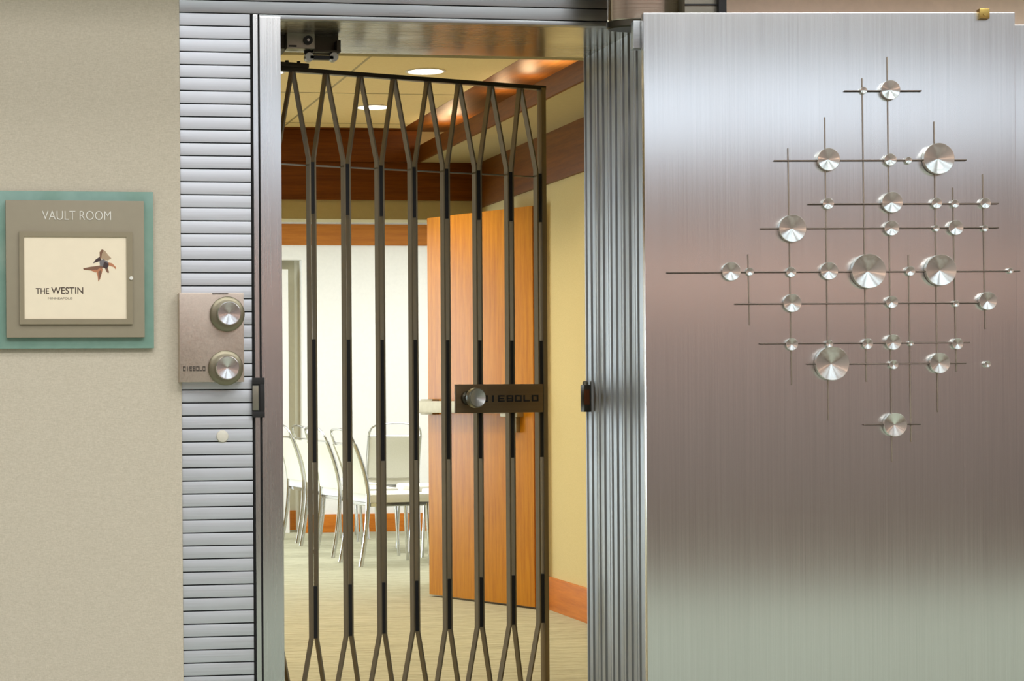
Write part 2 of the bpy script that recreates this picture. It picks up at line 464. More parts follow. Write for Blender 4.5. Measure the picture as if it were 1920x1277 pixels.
# raised tile ceiling with wooden border and light trough
TX, TY = 2.70, 12.0 - .03
b = B()
b.box((-3, 6.15, ZC), (TX, TY, ZC + .03), m_tile)
x = 1.97
while x > -3:
    b.box((x - .006, 6.15, ZC - .0015), (x + .006, TY, ZC + .002), m_grid); x -= .61
y = 9.56
for k in range(-5, 6):
    yy = 9.40 + k * 1.19
    if 6.2 < yy < TY: b.box((-3, yy - .006, ZC - .0014), (TX, yy + .006, ZC + .002), m_grid)
struct(b.build('ceiling', m_tile), 'cream ceiling of large square tiles inside the vault room', 'ceiling')
b = B()
b.box((TX + .012, 6.15, ZC + .006), (XR, YW, ZC + .03), m_wbandy); b.box((-3, TY + .012, ZC + .006), (TX + .012, YW, ZC + .03), m_wband)
b.box((TX, 6.15, ZC + .02), (TX + .02, TY, ZC + .05), m_black); b.box((-3, TY, ZC + .02), (TX, TY + .02, ZC + .05), m_black)  # black strips in the gap stand in for its shadow line
struct(b.build('ceiling_border', m_wbandy), 'polished wooden ceiling border glowing above the light trough', 'ceiling border')
b = B()
b.box((2.829, 6.15, ZS - .002), (2.847, 12.137, 2.703), m_wbandy, .002); b.box((-3, 12.112, ZS - .002), (2.829, 12.137, ZC + .004), m_wband, .002)
struct(b.build('trim_3', m_wbandy), 'narrow wooden lip edging the ceiling light trough', 'trim')
b = B()
b.box((2.847, 6.15, ZS), (XR, YW, ZS + .02))
struct(b.build('soffit', m_beigetrim), 'beige soffit between the wooden lip and the right wall', 'soffit')
b = B().box((-3.2, 6.0, 3.2), (6.5, YFAR + .5, 3.3))
struct(b.build('ceiling_slab', m_hallceil), 'structural slab over the rooms', 'ceiling')
L = bpy.data.lights.new('trough_tube', 'AREA'); L.shape = 'RECTANGLE'; L.size, L.size_y = .05, 3.4; L.energy = 24; L.color = (1, .88, .74)
o = bpy.data.objects.new('trough_tube', L); COL.objects.link(o); o.location = (2.90, 7.9, 2.66); o.rotation_euler = (PI, .25, 0)
for yy, e in ((9.95, 1.5), (10.45, 1.2), (11.5, 2.0), (11.75, 1.2)):
    L = bpy.data.lights.new('trough_lamp', 'POINT'); L.energy = e; L.color = (1, .70, .40); L.shadow_soft_size = .04
    o = bpy.data.objects.new('trough_lamp', L); COL.objects.link(o); o.location = (2.90, yy, 2.70)

# recessed downlights
def downlight(x, y, z, label, e, col, group='recessed ceiling downlights', size=.0875):
    t = empty('downlight', (x, y, z), label, 'ceiling light', group)
    B().lathe([(size + .012, .004), (size + .014, -.003), (size + .002, -.005), (size - .004, .002)], 40).build('trim_ring', m_white, t)
    B().lathe([(0, -.001), (size, -.001), (size, .002), (0, .002)], 40).build('lamp_lens', emit('lamp_glow', (255, 250, 238), 9), t)
    L = bpy.data.lights.new('downlight_beam', 'SPOT'); L.energy = e; L.color = col; L.spot_size = math.radians(125); L.spot_blend = .6; L.shadow_soft_size = .07
    o = bpy.data.objects.new('downlight_beam', L); COL.objects.link(o); o.location = (x, y, z - .03)
WARM = (1, .87, .66)
downlight(2.333, 9.82, ZC, 'nearer of the two bright round ceiling downlights above the gate', 52, WARM)
downlight(2.335, 11.09, ZC, 'farther round downlight seen through the gate below the nearer one', 52, WARM)
downlight(1.545, 9.93, ZC, 'round ceiling downlight half hidden by the steel frame stile', 52, WARM)
for (x, y) in ((2.333, 8.0), (1.6, 8.0), (.4, 9.9), (.4, 8.0), (-1.2, 9.0), (1.6, 11.2)):
    L = bpy.data.lights.new('downlight_beam', 'SPOT'); L.energy = 49; L.color = WARM; L.spot_size = math.radians(125); L.spot_blend = .6; L.shadow_soft_size = .08
    o = bpy.data.objects.new('downlight_beam', L); COL.objects.link(o); o.location = (x, y, ZC - .03)

# ------------------------------------------------------------------ the room beyond
b = B()
b.box((2.957, YFAR, 0), (6.5, YFAR + .12, 3.2)); b.box((-3, YFAR, 2.33), (2.957, YFAR + .12, 3.2)); b.box((-3, YFAR, 0), (1.8, YFAR + .12, 2.33))
struct(b.build('wall_far', m_white), 'bright white wall at the far end behind the chairs', 'wall')
b = B()
b.box((1.8, YFAR + .40, 0), (3.0, YFAR + .5, 2.4), m_offwhite); b.box((2.957, YFAR + .12, 0), (3.0, YFAR + .42, 2.4), m_offwhite)
b.box((2.60, YFAR + .02, 0), (2.842, YFAR + .10, 2.25), m_white, .004)
b.box((2.842, YFAR + .38, 0), (2.957, YFAR + .40, .17), m_wbase)
struct(b.build('door_2', m_offwhite), 'beige recessed doorway in the far white wall', 'doorway')
struct(B().box((2.957, YFAR - .016, 0), (6.5, YFAR, .155), None, .003).build('baseboard_back', m_wbase), 'orange wooden baseboard on the far wall behind the chairs', 'baseboard')
struct(B().box((-3, YFAR - .02, 2.455), (6.5, YFAR, 2.635), None, .002).build('trim_4', wood('mid_brown_cherry', (158, 92, 28), (180, 110, 38), (1.6, 30, 30), .5)), 'brown wooden band along the top of the far white wall', 'trim')
struct(B().box((6.5, 6.15, 0), (6.65, YFAR + .12, 3.2)).build('wall_far_right', m_white), 'side wall of the room beyond', 'wall')
struct(B().box((-3, YW + .22, 2.675), (6.5, YFAR + .1, 2.72)).build('ceiling_far', m_white), 'white ceiling of the room beyond', 'ceiling')
for (x, y, e) in ((1.0, 14.6, 95), (4.4, 14.6, 95)):
    L = bpy.data.lights.new('far_ceiling_panel', 'AREA'); L.shape = 'RECTANGLE'; L.size, L.size_y = 2.2, 3.0; L.energy = e; L.color = (.93, .97, 1)
    o = bpy.data.objects.new('far_ceiling_panel', L); COL.objects.link(o); o.location = (x, y, 2.66)
L = bpy.data.lights.new('far_window', 'AREA'); L.shape = 'RECTANGLE'; L.size, L.size_y = 3.6, 2.0; L.energy = 340; L.color = (.72, .86, 1)
o = bpy.data.objects.new('far_window', L); COL.objects.link(o); o.location = (-2.9, 14.8, 1.4); o.rotation_euler = (0, -PI / 2, 0)

# ------------------------------------------------------------------ wooden door
p0 = Vector((3.151, 10.765, 0)); p1 = Vector((2.756, 11.59, 0))      # near (hinge) end, far (latch) end of the visible face
d = (p1 - p0).normalized(); W = (p1 - p0).length
nrm = Vector((-d.y, d.x, 0))                                         # local y
if nrm.x < 0: pass
mt = Matrix(((d.x, nrm.x, 0, p0.x), (d.y, nrm.y, 0, p0.y), (0, 0, 1, 0), (0, 0, 0, 1)))
# local x runs from hinge to latch, local y out of the visible face
door = empty('door_1', mt, 'honey brown wooden door standing open behind the gate', 'door', None, 'structure')
B().box((0, -.045, .012), (W, 0, 2.215), None, .002).build('leaf', m_wdoor, door)
B().box((-.002, -.043, .014), (.0, -.002, 2.213)).build('edge_band', m_wedge, door)
bar = B()
bar.box((.10, .028, 1.075), (W + .012, .075, 1.145), None, .006)
bar.box((.08, 0, 1.055), (.22, .05, 1.165), None, .006); bar.box((W - .10, 0, 1.065), (W + .012, .05, 1.155), None, .006)
pb = bar.build('push_bar', m_greybar, door)
B().box((.11, .0, .97), (.15, .03, 1.056), None, .003).build('latch_case', m_greybar, door)
for zz in (.25, 1.1, 1.95): B().cyl((-.012, -.05, zz), (-.012, -.05, zz + .1), .010, 14).build('hinge', m_chrome, door)

# ------------------------------------------------------------------ gate
GA = math.radians(18.0)
G0 = Vector((.928, 5.915, 0))
gd = Vector((math.cos(GA), math.sin(GA), 0)); gn = Vector((-math.sin(GA), math.cos(GA), 0))
gm = Matrix(((gd.x, gn.x, 0, G0.x), (gd.y, gn.y, 0, G0.y), (0, 0, 1, 0), (0, 0, 0, 1)))
def gp(px, py):
    q = on_plane(px, py, G0, gn) - G0
    return q.dot(gd), q.z
gate = empty('folding_gate', gm, 'dark bronze lattice security gate swung inward in the vault opening', 'gate')
tops = [548, 611, 675, 738, 802, 860, 920, 975]
pairs = [(583, 292), (648, 297), (711, 298), (773, 303), (834, 312), (894, 318), (954, 320), (1009, 324)]
ZTOP = 2.158
zb = sum(gp(*p)[1] for p in pairs) / 8
zl = sum(gp(*p)[1] for p in [(587, 1193), (840, 1181), (899, 1176), (959, 1172)]) / 4
zbot = zl - (ZTOP - zb)
tu = [gp(x, 150)[0] for x in tops]; pu = [gp(x, y)[0] for x, y in pairs]
D0, D1, TK, GAP = -.011, .011, .0026, .0062
UEND = gp(1019, 600)[0]
def leg(ua, ub, side):
    """one bent bar: apex ua at the top, straight at ub (side of the pair), apex at the bottom"""
    s = GAP + TK
    a = ua + (-.0032 if ub < ua else .0032)
    b_ = ub + (s if side > 0 else -s)
    return [(a, ZTOP - .006), (a + (b_ - a) * .08, ZTOP - .03), (b_, zb), (b_, zl), (a + (b_ - a) * .08, zbot + .03), (a, zbot + .006)]
u0 = 2 * tu[0] - pu[0]
for i in range(8):
    left = pu[i - 1] if i else u0
    B().strip(leg(tu[i], left, +1), TK, D0, D1).build('bar', m_bar, gate)
    B().strip(leg(tu[i], pu[i], -1), TK, D0, D1).build('bar', m_bar, gate)
zs = [(gp(834, 410)[1], zb - .012), (gp(834, 861)[1], gp(834, 638)[1]), (zl, gp(834, 1086)[1])]
for i, u in enumerate(pu):
    for a, c in zs:
        B().box((u - GAP, D0 + .0015, a), (u + GAP, D1 - .001, c)).build('spacer', m_black, gate)
B().box((-.012, D0 - .001, ZTOP - .006), (UEND + .008, D1 + .001, ZTOP + .007), None, .0015).build('top_rail', m_hinge, gate)
B().box((-.012, D0 - .001, zbot - .007), (UEND + .008, D1 + .001, zbot + .006), None, .0015).build('bottom_rail', m_post, gate)
B().box((pu[7] + GAP, D0 - .002, zbot), (UEND + .006, D1 + .002, ZTOP), None, .0015).build('end_post', m_post, gate)
B().cyl((-.012, 0, zbot - .1), (-.012, 0, ZTOP + .05), .012, 16).build('pivot_post', m_post, gate)
zr = (gp(526, 307)[1] + gp(997, 330)[1]) / 2
B().box((-.01, D1 + .0005, zr - .0022), (UEND, D1 + .004, zr + .0022)).build('cross_rod', m_hinge2, gate)
# lock plate
ua, z1 = gp(847, 719); ub, _ = gp(1009, 730); z0 = gp(1009, 773)[1]; z1 = gp(1009, 720)[1]
lp = B().box((ua, D0 - .016, z0), (ub, D0 - .003, z1), None, .002).build('lock_plate', m_plate, gate)
lx0 = gp(893, 747)[0]; lx1 = gp(1000, 747)[0]; lz0 = gp(950, 753)[1]; lz1 = gp(950, 741)[1]
square_letters('DIEBOLD', lx0, lx1, lz0, lz1, D0 - .0175, D0 - .0155, 'lettering', m_black2, lp)
ku, kz = gp(866, 746)
km = Matrix.Translation((ku, D0 - .016, kz)) @ Matrix.Rotation(PI / 2, 4, 'X')
kn = B()
kn.lathe([(0, 0), (.021, 0), (.021, .010), (.016, .014), (.016, .030), (.018, .034)], 40, m_hinge)
kn.lathe([(.018, .034), (.029, .040), (.031, .046), (.031, .062), (.029, .065), (.027, .0655)], 40, m_hinge2)
kn.lathe([(.027, .0655), (.004, .0555), (0, .0555)], 40, m_knob2)
ko = kn.build('lock_knob', m_knob, lp, mtx=km)
# clip on the top rail where the gate hangs
gb = B().box((-.01, -.016, ZTOP + .007), (gp(575, 124)[0], .016, ZTOP + .02), None, .002)
hb = gb.build('hanger_plate', m_hinge, gate)
for px in (538, 560): B().lathe([(0, 0), (.006, 0), (.006, .007), (0, .008)], 6, None, Matrix.Translation((gp(px, 120)[0], 0, ZTOP + .02))).build('bolt', m_hinge, hb)

# pivot bracket fixed under the lintel
YP = 5.67
def fb(x0, y0, x1, y1): return onY(x0, y1, YP), onY(x1, y0, YP)
br = empty('gate_pivot_bracket', (.94, YP, ZT), 'oily steel pivot bracket bolted under the lintel above the gate', 'bracket')
inv = br.matrix_world.inverted()
A, C = fb(536, 65, 588, 93)
b = B(); b.box((A.x, YP - .02, A.z), (C.x, YP + .03, C.z), None, .004, inv)
b.box((A.x + .004, YP + .0, C.z - .004), (C.x - .03, YP + .03, ZT + .002), None, .002, inv)
body = b.build('bracket_body', m_hinge2, br)
B().box((.926, YP + .02, ZTOP + .02), (.950, 5.90, ZT + .002), None, .002, inv).build('pivot_block', m_hinge, br)
q = onY(577, 76, YP - .02) 
B().cyl(q - br.location, q - br.location + Vector((0, -.010, 0)), .013, 24).build('pivot_bolt', m_black, body)
B().cyl(q - br.location + Vector((0, -.009, 0)), q - br.location + Vector((0, -.012, 0)), .004, 16).build('bolt_pin', m_chrome, body)
A, C = fb(539, 87, 554, 90); B().box((A.x, YP - .0215, A.z), (C.x, YP - .019, C.z), None, 0, inv).build('slot', m_black, body)
A, C = fb(589, 76, 638, 98)
b = B(); b.box((A.x, YP - .01, A.z), (C.x, YP + .03, A.z + .005), None, .001, inv); b.box((A.x - .004, YP - .01, A.z), (A.x + .004, YP + .03, C.z), None, .001, inv)
b.box((C.x - .012, YP - .01, A.z), (C.x, YP + .03, C.z), None, .003, inv); b.box((A.x, YP + .028, A.z), (C.x, YP + .034, ZT + .002), None, .001, inv)
arm = b.build('roller_arm', m_hinge, br)
A, C = fb(573, 98, 633, 116)
b = B(); b.box((A.x, YP + .02, C.z - .004), (C.x, YP + .026, C.z + .006), None, .001, inv); b.box((A.x + .012, YP - .006, A.z + .008), (C.x - .012, YP + .02, A.z + .018), None, .001, inv)
b.build('roller_bar', m_black, br)
for px in (580, 626):
    q = onY(px, 107, YP) - br.location
    B().cyl(q + Vector((0, -.006, 0)), q + Vector((0, .022, 0)), .0125, 24).build('roller', m_hinge2, br)

# strike pocket in the left stile and keeper on the right jamb
A, C = onY(473, 783, YF - .014), onY(496, 708, YF - .014)
st = empty('strike_plate', (A.x, YF - .012, A.z), 'black lock strike pocket let into the left steel stile', 'lock strike')
w_, h_ = C.x - A.x, C.z - A.z
b = B(); b.box((0, -.004, 0), (w_, .0, .016), None, .0008); b.box((0, -.004, h_ - .018), (w_, 0, h_), None, .0008); b.box((w_ * .62, -.004, .016), (w_, 0, h_ - .018), None, .0008); b.box((0, -.0012, .016), (w_ * .62, 0, h_ - .018))
b.build('strike_body', m_black, st)
B().box((.001, -.005, .020), (w_ * .50, -.0012, h_ - .022), None, .001).build('strike_tongue', m_hinge2, st)
A = onX(1098, 772, XJ); C = onX(1098, 717, XJ)
kp = empty('lock_keeper', (XJ, YB - .03, A.z), 'small dark lock keeper on the back edge of the grooved right jamb', 'lock keeper')
hh = C.z - A.z
B().box((-.020, -.01, 0), (.002, .028, hh - .008), None, .002).build('keeper_body', m_hinge, kp)
B().lathe([(0, 0), (.009, 0), (.009, .008), (.006, .013), (0, .014)], 20, None, Matrix.Translation((-.011, .008, hh - .009))).build('keeper_button', m_hinge2, kp)
B().box((-.0205, -.0105, .022), (-.004, -.0095, hh - .022)).build('keeper_slot', wood('rusty_slot', (70, 36, 16), (92, 50, 24)), kp)

# ------------------------------------------------------------------ dial box
A, C = onY(337, 717, YF - .05), onY(457, 549, YF - .05)
bx = empty('combination_lock_box', (A.x, YF - .004, A.z), 'satin steel box with two combination dials on the ribbed cladding', 'lock box')
w_, h_ = C.x - A.x, C.z - A.z
B().box((0, -.046, 0), (w_, 0.0, h_), None, .003).build('housing', m_box, bx)
def dial(px, py, bpx, bpy, name):
    q = onY(bpx, bpy, YF - .05) - bx.location
    k = onY(px, py, YF - .09) - bx.location
    rot = Matrix.Rotation(PI / 2, 4, 'X')
    b = B().lathe([(0, 0), (.046, 0), (.047, .002), (.047, .009), (.045, .011), (.036, .0135), (0, .0135)], 64)
    ring = b.build('dial_ring', m_bezel, bx, mtx=Matrix.Translation((q.x, -.046, q.z)) @ rot)
    kk = B().lathe([(0, .0135), (.0300, .0135), (.0315, .0150), (.0315, .046), (.030, .0485), (.0285, .0485), (.003, .0400), (0, .0400)], 64)
    kk.build('dial_knob', m_knob, ring, mtx=Matrix.Translation((k.x - q.x, -(k.z - q.z) * 0, 0)) if False else Matrix.Identity(4))
    return ring
dial(430, 590, 425.5, 589, 'upper'); dial(427, 690, 422.5, 690, 'lower')
A, C = onY(343, 696, YF - .05) - bx.location, onY(385, 687, YF - .05) - bx.location
square_letters('DIEBOLD', A.x, C.x, A.z, C.z, -.0468, -.0455, 'lettering', plain('dark_grey_lettering', (70, 62, 54), .6), bx, .25)
B().box((onY(398, 549, YF - .05).x - A.x - bx.location.x + A.x, -.0465, h_ - .0045), (onY(428, 549, YF - .05).x - bx.location.x, -.044, h_ - .0015)).build('key_slot', m_black, bx)
q = onY(417, 818, YF - .004)
t = empty('door_button', Matrix.Translation((q.x, YF - .002, q.z)) @ Matrix.Rotation(PI / 2, 4, 'X'), 'small round cream button on the slats below the lock box', 'button')
B().lathe([(0, 0), (.0165, 0), (.0165, .004), (.015, .0065), (.009, .0085), (0, .009)], 40).build('cap', plain('cream_plastic', (218, 212, 196), .45), t)
B().lathe([(.0165, -.0), (.0185, 0), (.0185, .0015), (.0165, .002)], 40).build('rim', m_bezel, t)

# ------------------------------------------------------------------ room sign
YS = YF - .012
def sg(px, py, y=YS - .03): return onY(px, py, y)
A, C = sg(-6, 654), sg(287, 360)
sign = empty('room_sign', (A.x, YS, A.z), 'sea green glass backed sign reading VAULT ROOM on the beige wall', 'sign')
O = sign.location.copy()
def sbox(x0, y0, x1, y1, d0, d1, m, name, par, bev=.0015, y=YS - .03):
    a, c = sg(x0, y1, y) - O, sg(x1, y0, y) - O
    return B().box((a.x, -d1, a.z), (c.x, -d0, c.z), None, bev).build(name, m, par)
sbox(-6, 360, 287, 654, .006, .015, m_glass, 'glass_panel', sign, .0012, YS - .015)
for (x, y) in ((20, 380), (262, 380), (20, 628), (262, 628)):
    a = sg(x, y, YS - .01) - O
    B().cyl((a.x, 0, a.z), (a.x, -.0062, a.z), .007, 16).build('standoff', m_chrome, sign)
pl = sbox(12, 377, 270, 633, .0152, .030, m_taupe, 'plate', sign, .002)
fr = B()
a, c = sg(37, 608, YS - .038) - O, sg(248, 435, YS - .038) - O; a2, c2 = sg(46, 598, YS - .038) - O, sg(237, 444.5, YS - .038) - O
fr.box((a.x, -.038, a.z), (c.x, -.030, a2.z)); fr.box((a.x, -.038, c2.z), (c.x, -.030, c.z)); fr.box((a.x, -.038, a2.z), (a2.x, -.030, c2.z)); fr.box((c2.x, -.038, a2.z), (c.x, -.030, c2.z))
fr.build('insert_frame', m_taupe2, pl)
card = B().box((a2.x, -.0345, a2.z), (c2.x, -.030, c2.z)).build('insert_card', m_card, pl)
a, c = sg(79, 412, YS - .03) - O, sg(208, 396, YS - .03) - O
text_mesh('VAULT ROOM', c.x - a.x, c.z - a.z, .0012, 'lettering', m_silver, pl, Matrix.Translation((a.x, -.030, a.z)), -.012)
a = sg(246, 521.5, YS - .038) - O
B().cyl((a.x, -.038, a.z), (a.x, -.041, a.z), .005, 16).build('release_button', m_silver, pl)
YC = YS - .0345
def ci(x, y): return sg(x, y, YC) - O
ink = plain('brown_ink', (74, 58, 46), .7, 0, .0)
a, c = ci(67, 551), ci(92, 538.5); text_mesh('THE', c.x - a.x, (c.z - a.z) * .86, .0003, 'lettering', ink, card, Matrix.Translation((a.x, -.0345, a.z)), .012)
a, c = ci(96, 551), ci(156, 538.5); text_mesh('WESTIN', c.x - a.x, c.z - a.z, .0003, 'lettering', ink, card, Matrix.Translation((a.x, -.0345, a.z)), .012)
a, c = ci(90, 561.5), ci(136, 557.5); text_mesh('MINNEAPOLIS', c.x - a.x, c.z - a.z, .0003, 'lettering', ink, card, Matrix.Translation((a.x, -.0345, a.z)), .0)
def flower():
    S = 340 / 1277
    def P(pts): 
        r = []
        for x, y in pts:
            v = ci(x * S, 340 + y * S); r.append((v.x, v.z))
        return r
    i1 = plain('ink_dark', (66, 50, 48), .7); i2 = plain('ink_rust', (186, 124, 88), .7); i3 = plain('ink_taupe', (176, 150, 120), .7); i4 = plain('ink_slate', (118, 112, 112), .7); i5 = plain('ink_brown', (128, 92, 70), .7)
    b = B(); k = -.0345
    b.prism(P([(585, 612), (640, 602), (700, 594), (745, 598), (700, 626), (640, 628), (590, 624)]), k - .0002, k, 'y', i5)
    b.prism(P([(655, 578), (672, 552), (706, 528), (716, 560), (690, 566)]), k - .0003, k, 'y', i1)
    b.prism(P([(700, 500), (716, 480), (740, 490), (762, 520), (785, 542), (760, 556), (728, 552), (706, 536)]), k - .0004, k, 'y', i3)
    b.prism(P([(702, 502), (716, 480), (730, 484), (718, 510), (712, 545), (702, 540)]), k - .0005, k, 'y', i5)
    b.prism(P([(700, 560), (726, 548), (760, 566), (766, 588), (740, 604), (704, 596)]), k - .0005, k, 'y', i4)
    b.prism(P([(734, 566), (766, 580), (764, 600), (748, 618), (724, 604)]), k - .0006, k, 'y', i1)
    b.prism(P([(760, 570), (790, 578), (818, 606), (814, 620), (800, 604), (776, 596), (762, 592)]), k - .0003, k, 'y', i2)
    b.prism(P([(738, 608), (758, 606), (768, 640), (762, 648), (748, 634)]), k - .0004, k, 'y', i5)
    b.prism(P([(676, 630), (700, 612), (724, 616), (716, 650), (704, 690), (692, 706), (688, 670)]), k - .0005, k, 'y', i2)
    b.prism(P([(692, 640), (712, 622), (716, 646), (702, 690), (694, 704)]), k - .0006, k, 'y', i5)
    b.prism(P([(640, 628), (672, 622), (690, 630), (672, 642)]), k - .0004, k, 'y', i2)
    return b.build('printed_flower', i1, card)
flower()

# ------------------------------------------------------------------ vault door, swung open to the right
PHI = math.atan(.03)
DN = (-FWD * math.cos(PHI) + RIGHT * math.sin(PHI)).normalized()      # out of the face, towards the hall
DU = (RIGHT * math.cos(PHI) + FWD * math.sin(PHI)).normalized()
DP = EYE + FWD * 5.28 + RIGHT * (5.28 * (1208 - PX0) / F)
def dp(px, py):
    q = on_plane(px, py, DP, DN) - DP
    return q.dot(DU), q.z + H
DO = Vector((DP.x, DP.y, 0))
dm = Matrix(((DU.x, -DN.x, 0, DO.x), (DU.y, -DN.y, 0, DO.y), (0, 0, 1, 0), (0, 0, 0, 1)))  # local x along the face, y into the door, z up
vd = empty('vault_door', dm, 'thick brushed steel vault door standing open on the right', 'vault door')
u0 = dp(1211, 736)[0]; u1 = dp(1907, 640)[0]; ztop = dp(1500, 23.5)[1]
B().box((u0, 0, .03), (u1, .028, ztop), None, .0025).build('face_plate', m_door, vd)
B().box((u0 + .16, .028, .06), (u1 + .10, .16, dp(1915, 42)[1]), None, .004).build('rear_body', m_door, vd)
# hinge
hc = EYE + (FWD + RIGHT * ((1213 - PX0) / F)) * 5.50
hl = dm.inverted() @ hc
zb_ = onY(1170, 30, hc.y - .1).z
b = B().lathe([(.099, zb_ + .004), (.1015, zb_ + .008), (.1015, 2.75), (0, 2.75)], 64, None, Matrix.Translation((hl.x, hl.y, 0)) @ Matrix.Diagonal((1, .5, 1, 1)))
hg = b.build('hinge_barrel', m_barrel, vd)
B().lathe([(0, zb_ - .016), (.099, zb_ - .016), (.104, zb_ - .012), (.104, zb_ + .002), (.099, zb_ + .005), (0, zb_ + .005)], 64, None, Matrix.Translation((hl.x, hl.y, 0)) @ Matrix.Diagonal((1, .5, 1, 1))).build('hinge_flange', m_hinge, hg)
def dl(px, py, depth):                                                # pixel on a plane parallel to the face, depth behind it
    q = on_plane(px, py, DP - DN * depth, DN) - DP
    return q.dot(DU), q.z + H
a = dl(1284, 40, .12); c = dl(1346, 40, .12)
hk = B().box((a[0], .12, ztop - .05), (c[0], .20, 2.7), None, .003).build('hinge_arm', m_hinge2, vd)
B().box((a[0], .116, dl(1300, 9, .12)[1] - .002), (c[0], .121, dl(1300, 9, .12)[1] + .002)).build('arm_seam', m_black, hk)
a = dl(1346, 40, .11); c = dl(1361, 40, .11)
B().box((a[0], .10, ztop - .05), (c[0], .20, 2.7), None, .003).build('hinge_strap', m_black, vd)
a = dl(1185, 93, .06); c = dl(1206, 41, .06)
B().box((a[0], .04, a[1]), (u0 + .06, .075, c[1]), None, .002).build('hinge_tab', m_head, vd)
a = dp(1834, 36); c = dp(1853, 20)
lt = B(); lt.box((a[0], -.010, a[1]), (c[0], .012, c[1] + .004), None, .002); lt.cyl(((a[0] + c[0]) / 2, -.012, (a[1] + c[1]) / 2), ((a[0] + c[0]) / 2, -.0095, (a[1] + c[1]) / 2), .004, 12)
lt.build('top_catch', m_brass, vd)

# sculpture of rods and turned dishes fixed to the face
sc = empty('metal_sculpture', dm @ Matrix.Translation((dp(1640, 500)[0], 0, dp(1640, 500)[1])), 'sculpture of turned steel dishes on thin crossing rods on the vault door', 'sculpture')
SO = Vector((dp(1640, 500)[0], 0, dp(1640, 500)[1]))
def sp(px, py):
    a = dp(px, py); return a[0] - SO.x, a[1] - SO.z
DISC = [(1616, 171, 13), (1664, 171, 36), (1548, 301, 42), (1665, 301, 23), (1700, 302, 13), (1752, 300, 58),
        (1549, 383, 21), (1667, 381, 39), (1752, 382, 20), (1787, 383, 15), (1843, 382, 20),
        (1480, 430, 51), (1667, 429, 28), (1752, 429, 12), (1787, 428, 28), (1843, 429, 12),
        (1367, 510, 35), (1403, 510, 15), (1480, 511, 19), (1550, 509, 33), (1621, 510, 64), (1703, 509, 18), (1756, 508, 58), (1891, 508, 10),
        (1481, 569, 34), (1668, 567, 23), (1789, 570, 12), (1846, 565, 34),
        (1481, 646, 23), (1552, 645, 14), (1623, 645, 20), (1670, 642, 29), (1705, 644, 10), (1791, 645, 21),
        (1553, 682, 63), (1672, 684, 17), (1756, 681, 38), (1848, 683, 12), (1672, 796, 44)]
HR = [(171, 1582, 1727), (301, 1450, 1811), (382.5, 1514, 1871), (428, 1425, 1871), (510, 1249, 1911), (569, 1377, 1865), (643.5, 1423, 1817), (682, 1512, 1810), (796, 1618, 1725)]
VR = [(1616, 147, 1624, 716), (1663, 107, 1672, 866), (1546, 220, 1553, 788), (1477, 278, 1484, 722), (1751, 228, 1758, 773),
      (1786, 352, 1793, 697), (1842, 327, 1847, 617), (1402, 477, 1405, 610), (1703, 478, 1708, 829)]
PXM = 5.30 / F
for (y, x0, x1) in HR:
    a, c = sp(x0, y), sp(x1, y)
    z = (a[1] + c[1]) / 2
    B().cyl((a[0], -.0044, z), (c[0], -.0044, z), .0018, 10).build('rod', m_rod_shade, sc)
for (x0, y0, x1, y1) in VR:
    a, c = sp(x0, y0), sp(x1, y1)
    b = B().cyl((a[0], -.0016, a[1]), (c[0], -.0016, c[1]), .0015, 10)
    b.build('rod', m_rod_lit, sc)
TA = math.tan(math.radians(17))
for (px, py, dia) in DISC:
    r = dia / 2 * PXM
    h = .0058 + r * .31
    a = sp(px + (px - PX0) * h / 5.28, py + (py - PY0) * h / 5.28)      # the rim stands out from the face by h
    b = B().lathe([(0, 0), (r * .9, 0), (r * .9, .0025), (r, .0035), (r, h - .0006), (r - .0006, h), (r - .0012, h), (r * .05, h - (r * .95 - .0012) * TA), (0, h - (r * .95 - .0012) * TA)], 48)
    b.build('dish', m_disc, sc, mtx=Matrix.Translation((a[0], 0, a[1])) @ Matrix.Rotation(PI / 2, 4, 'X'))

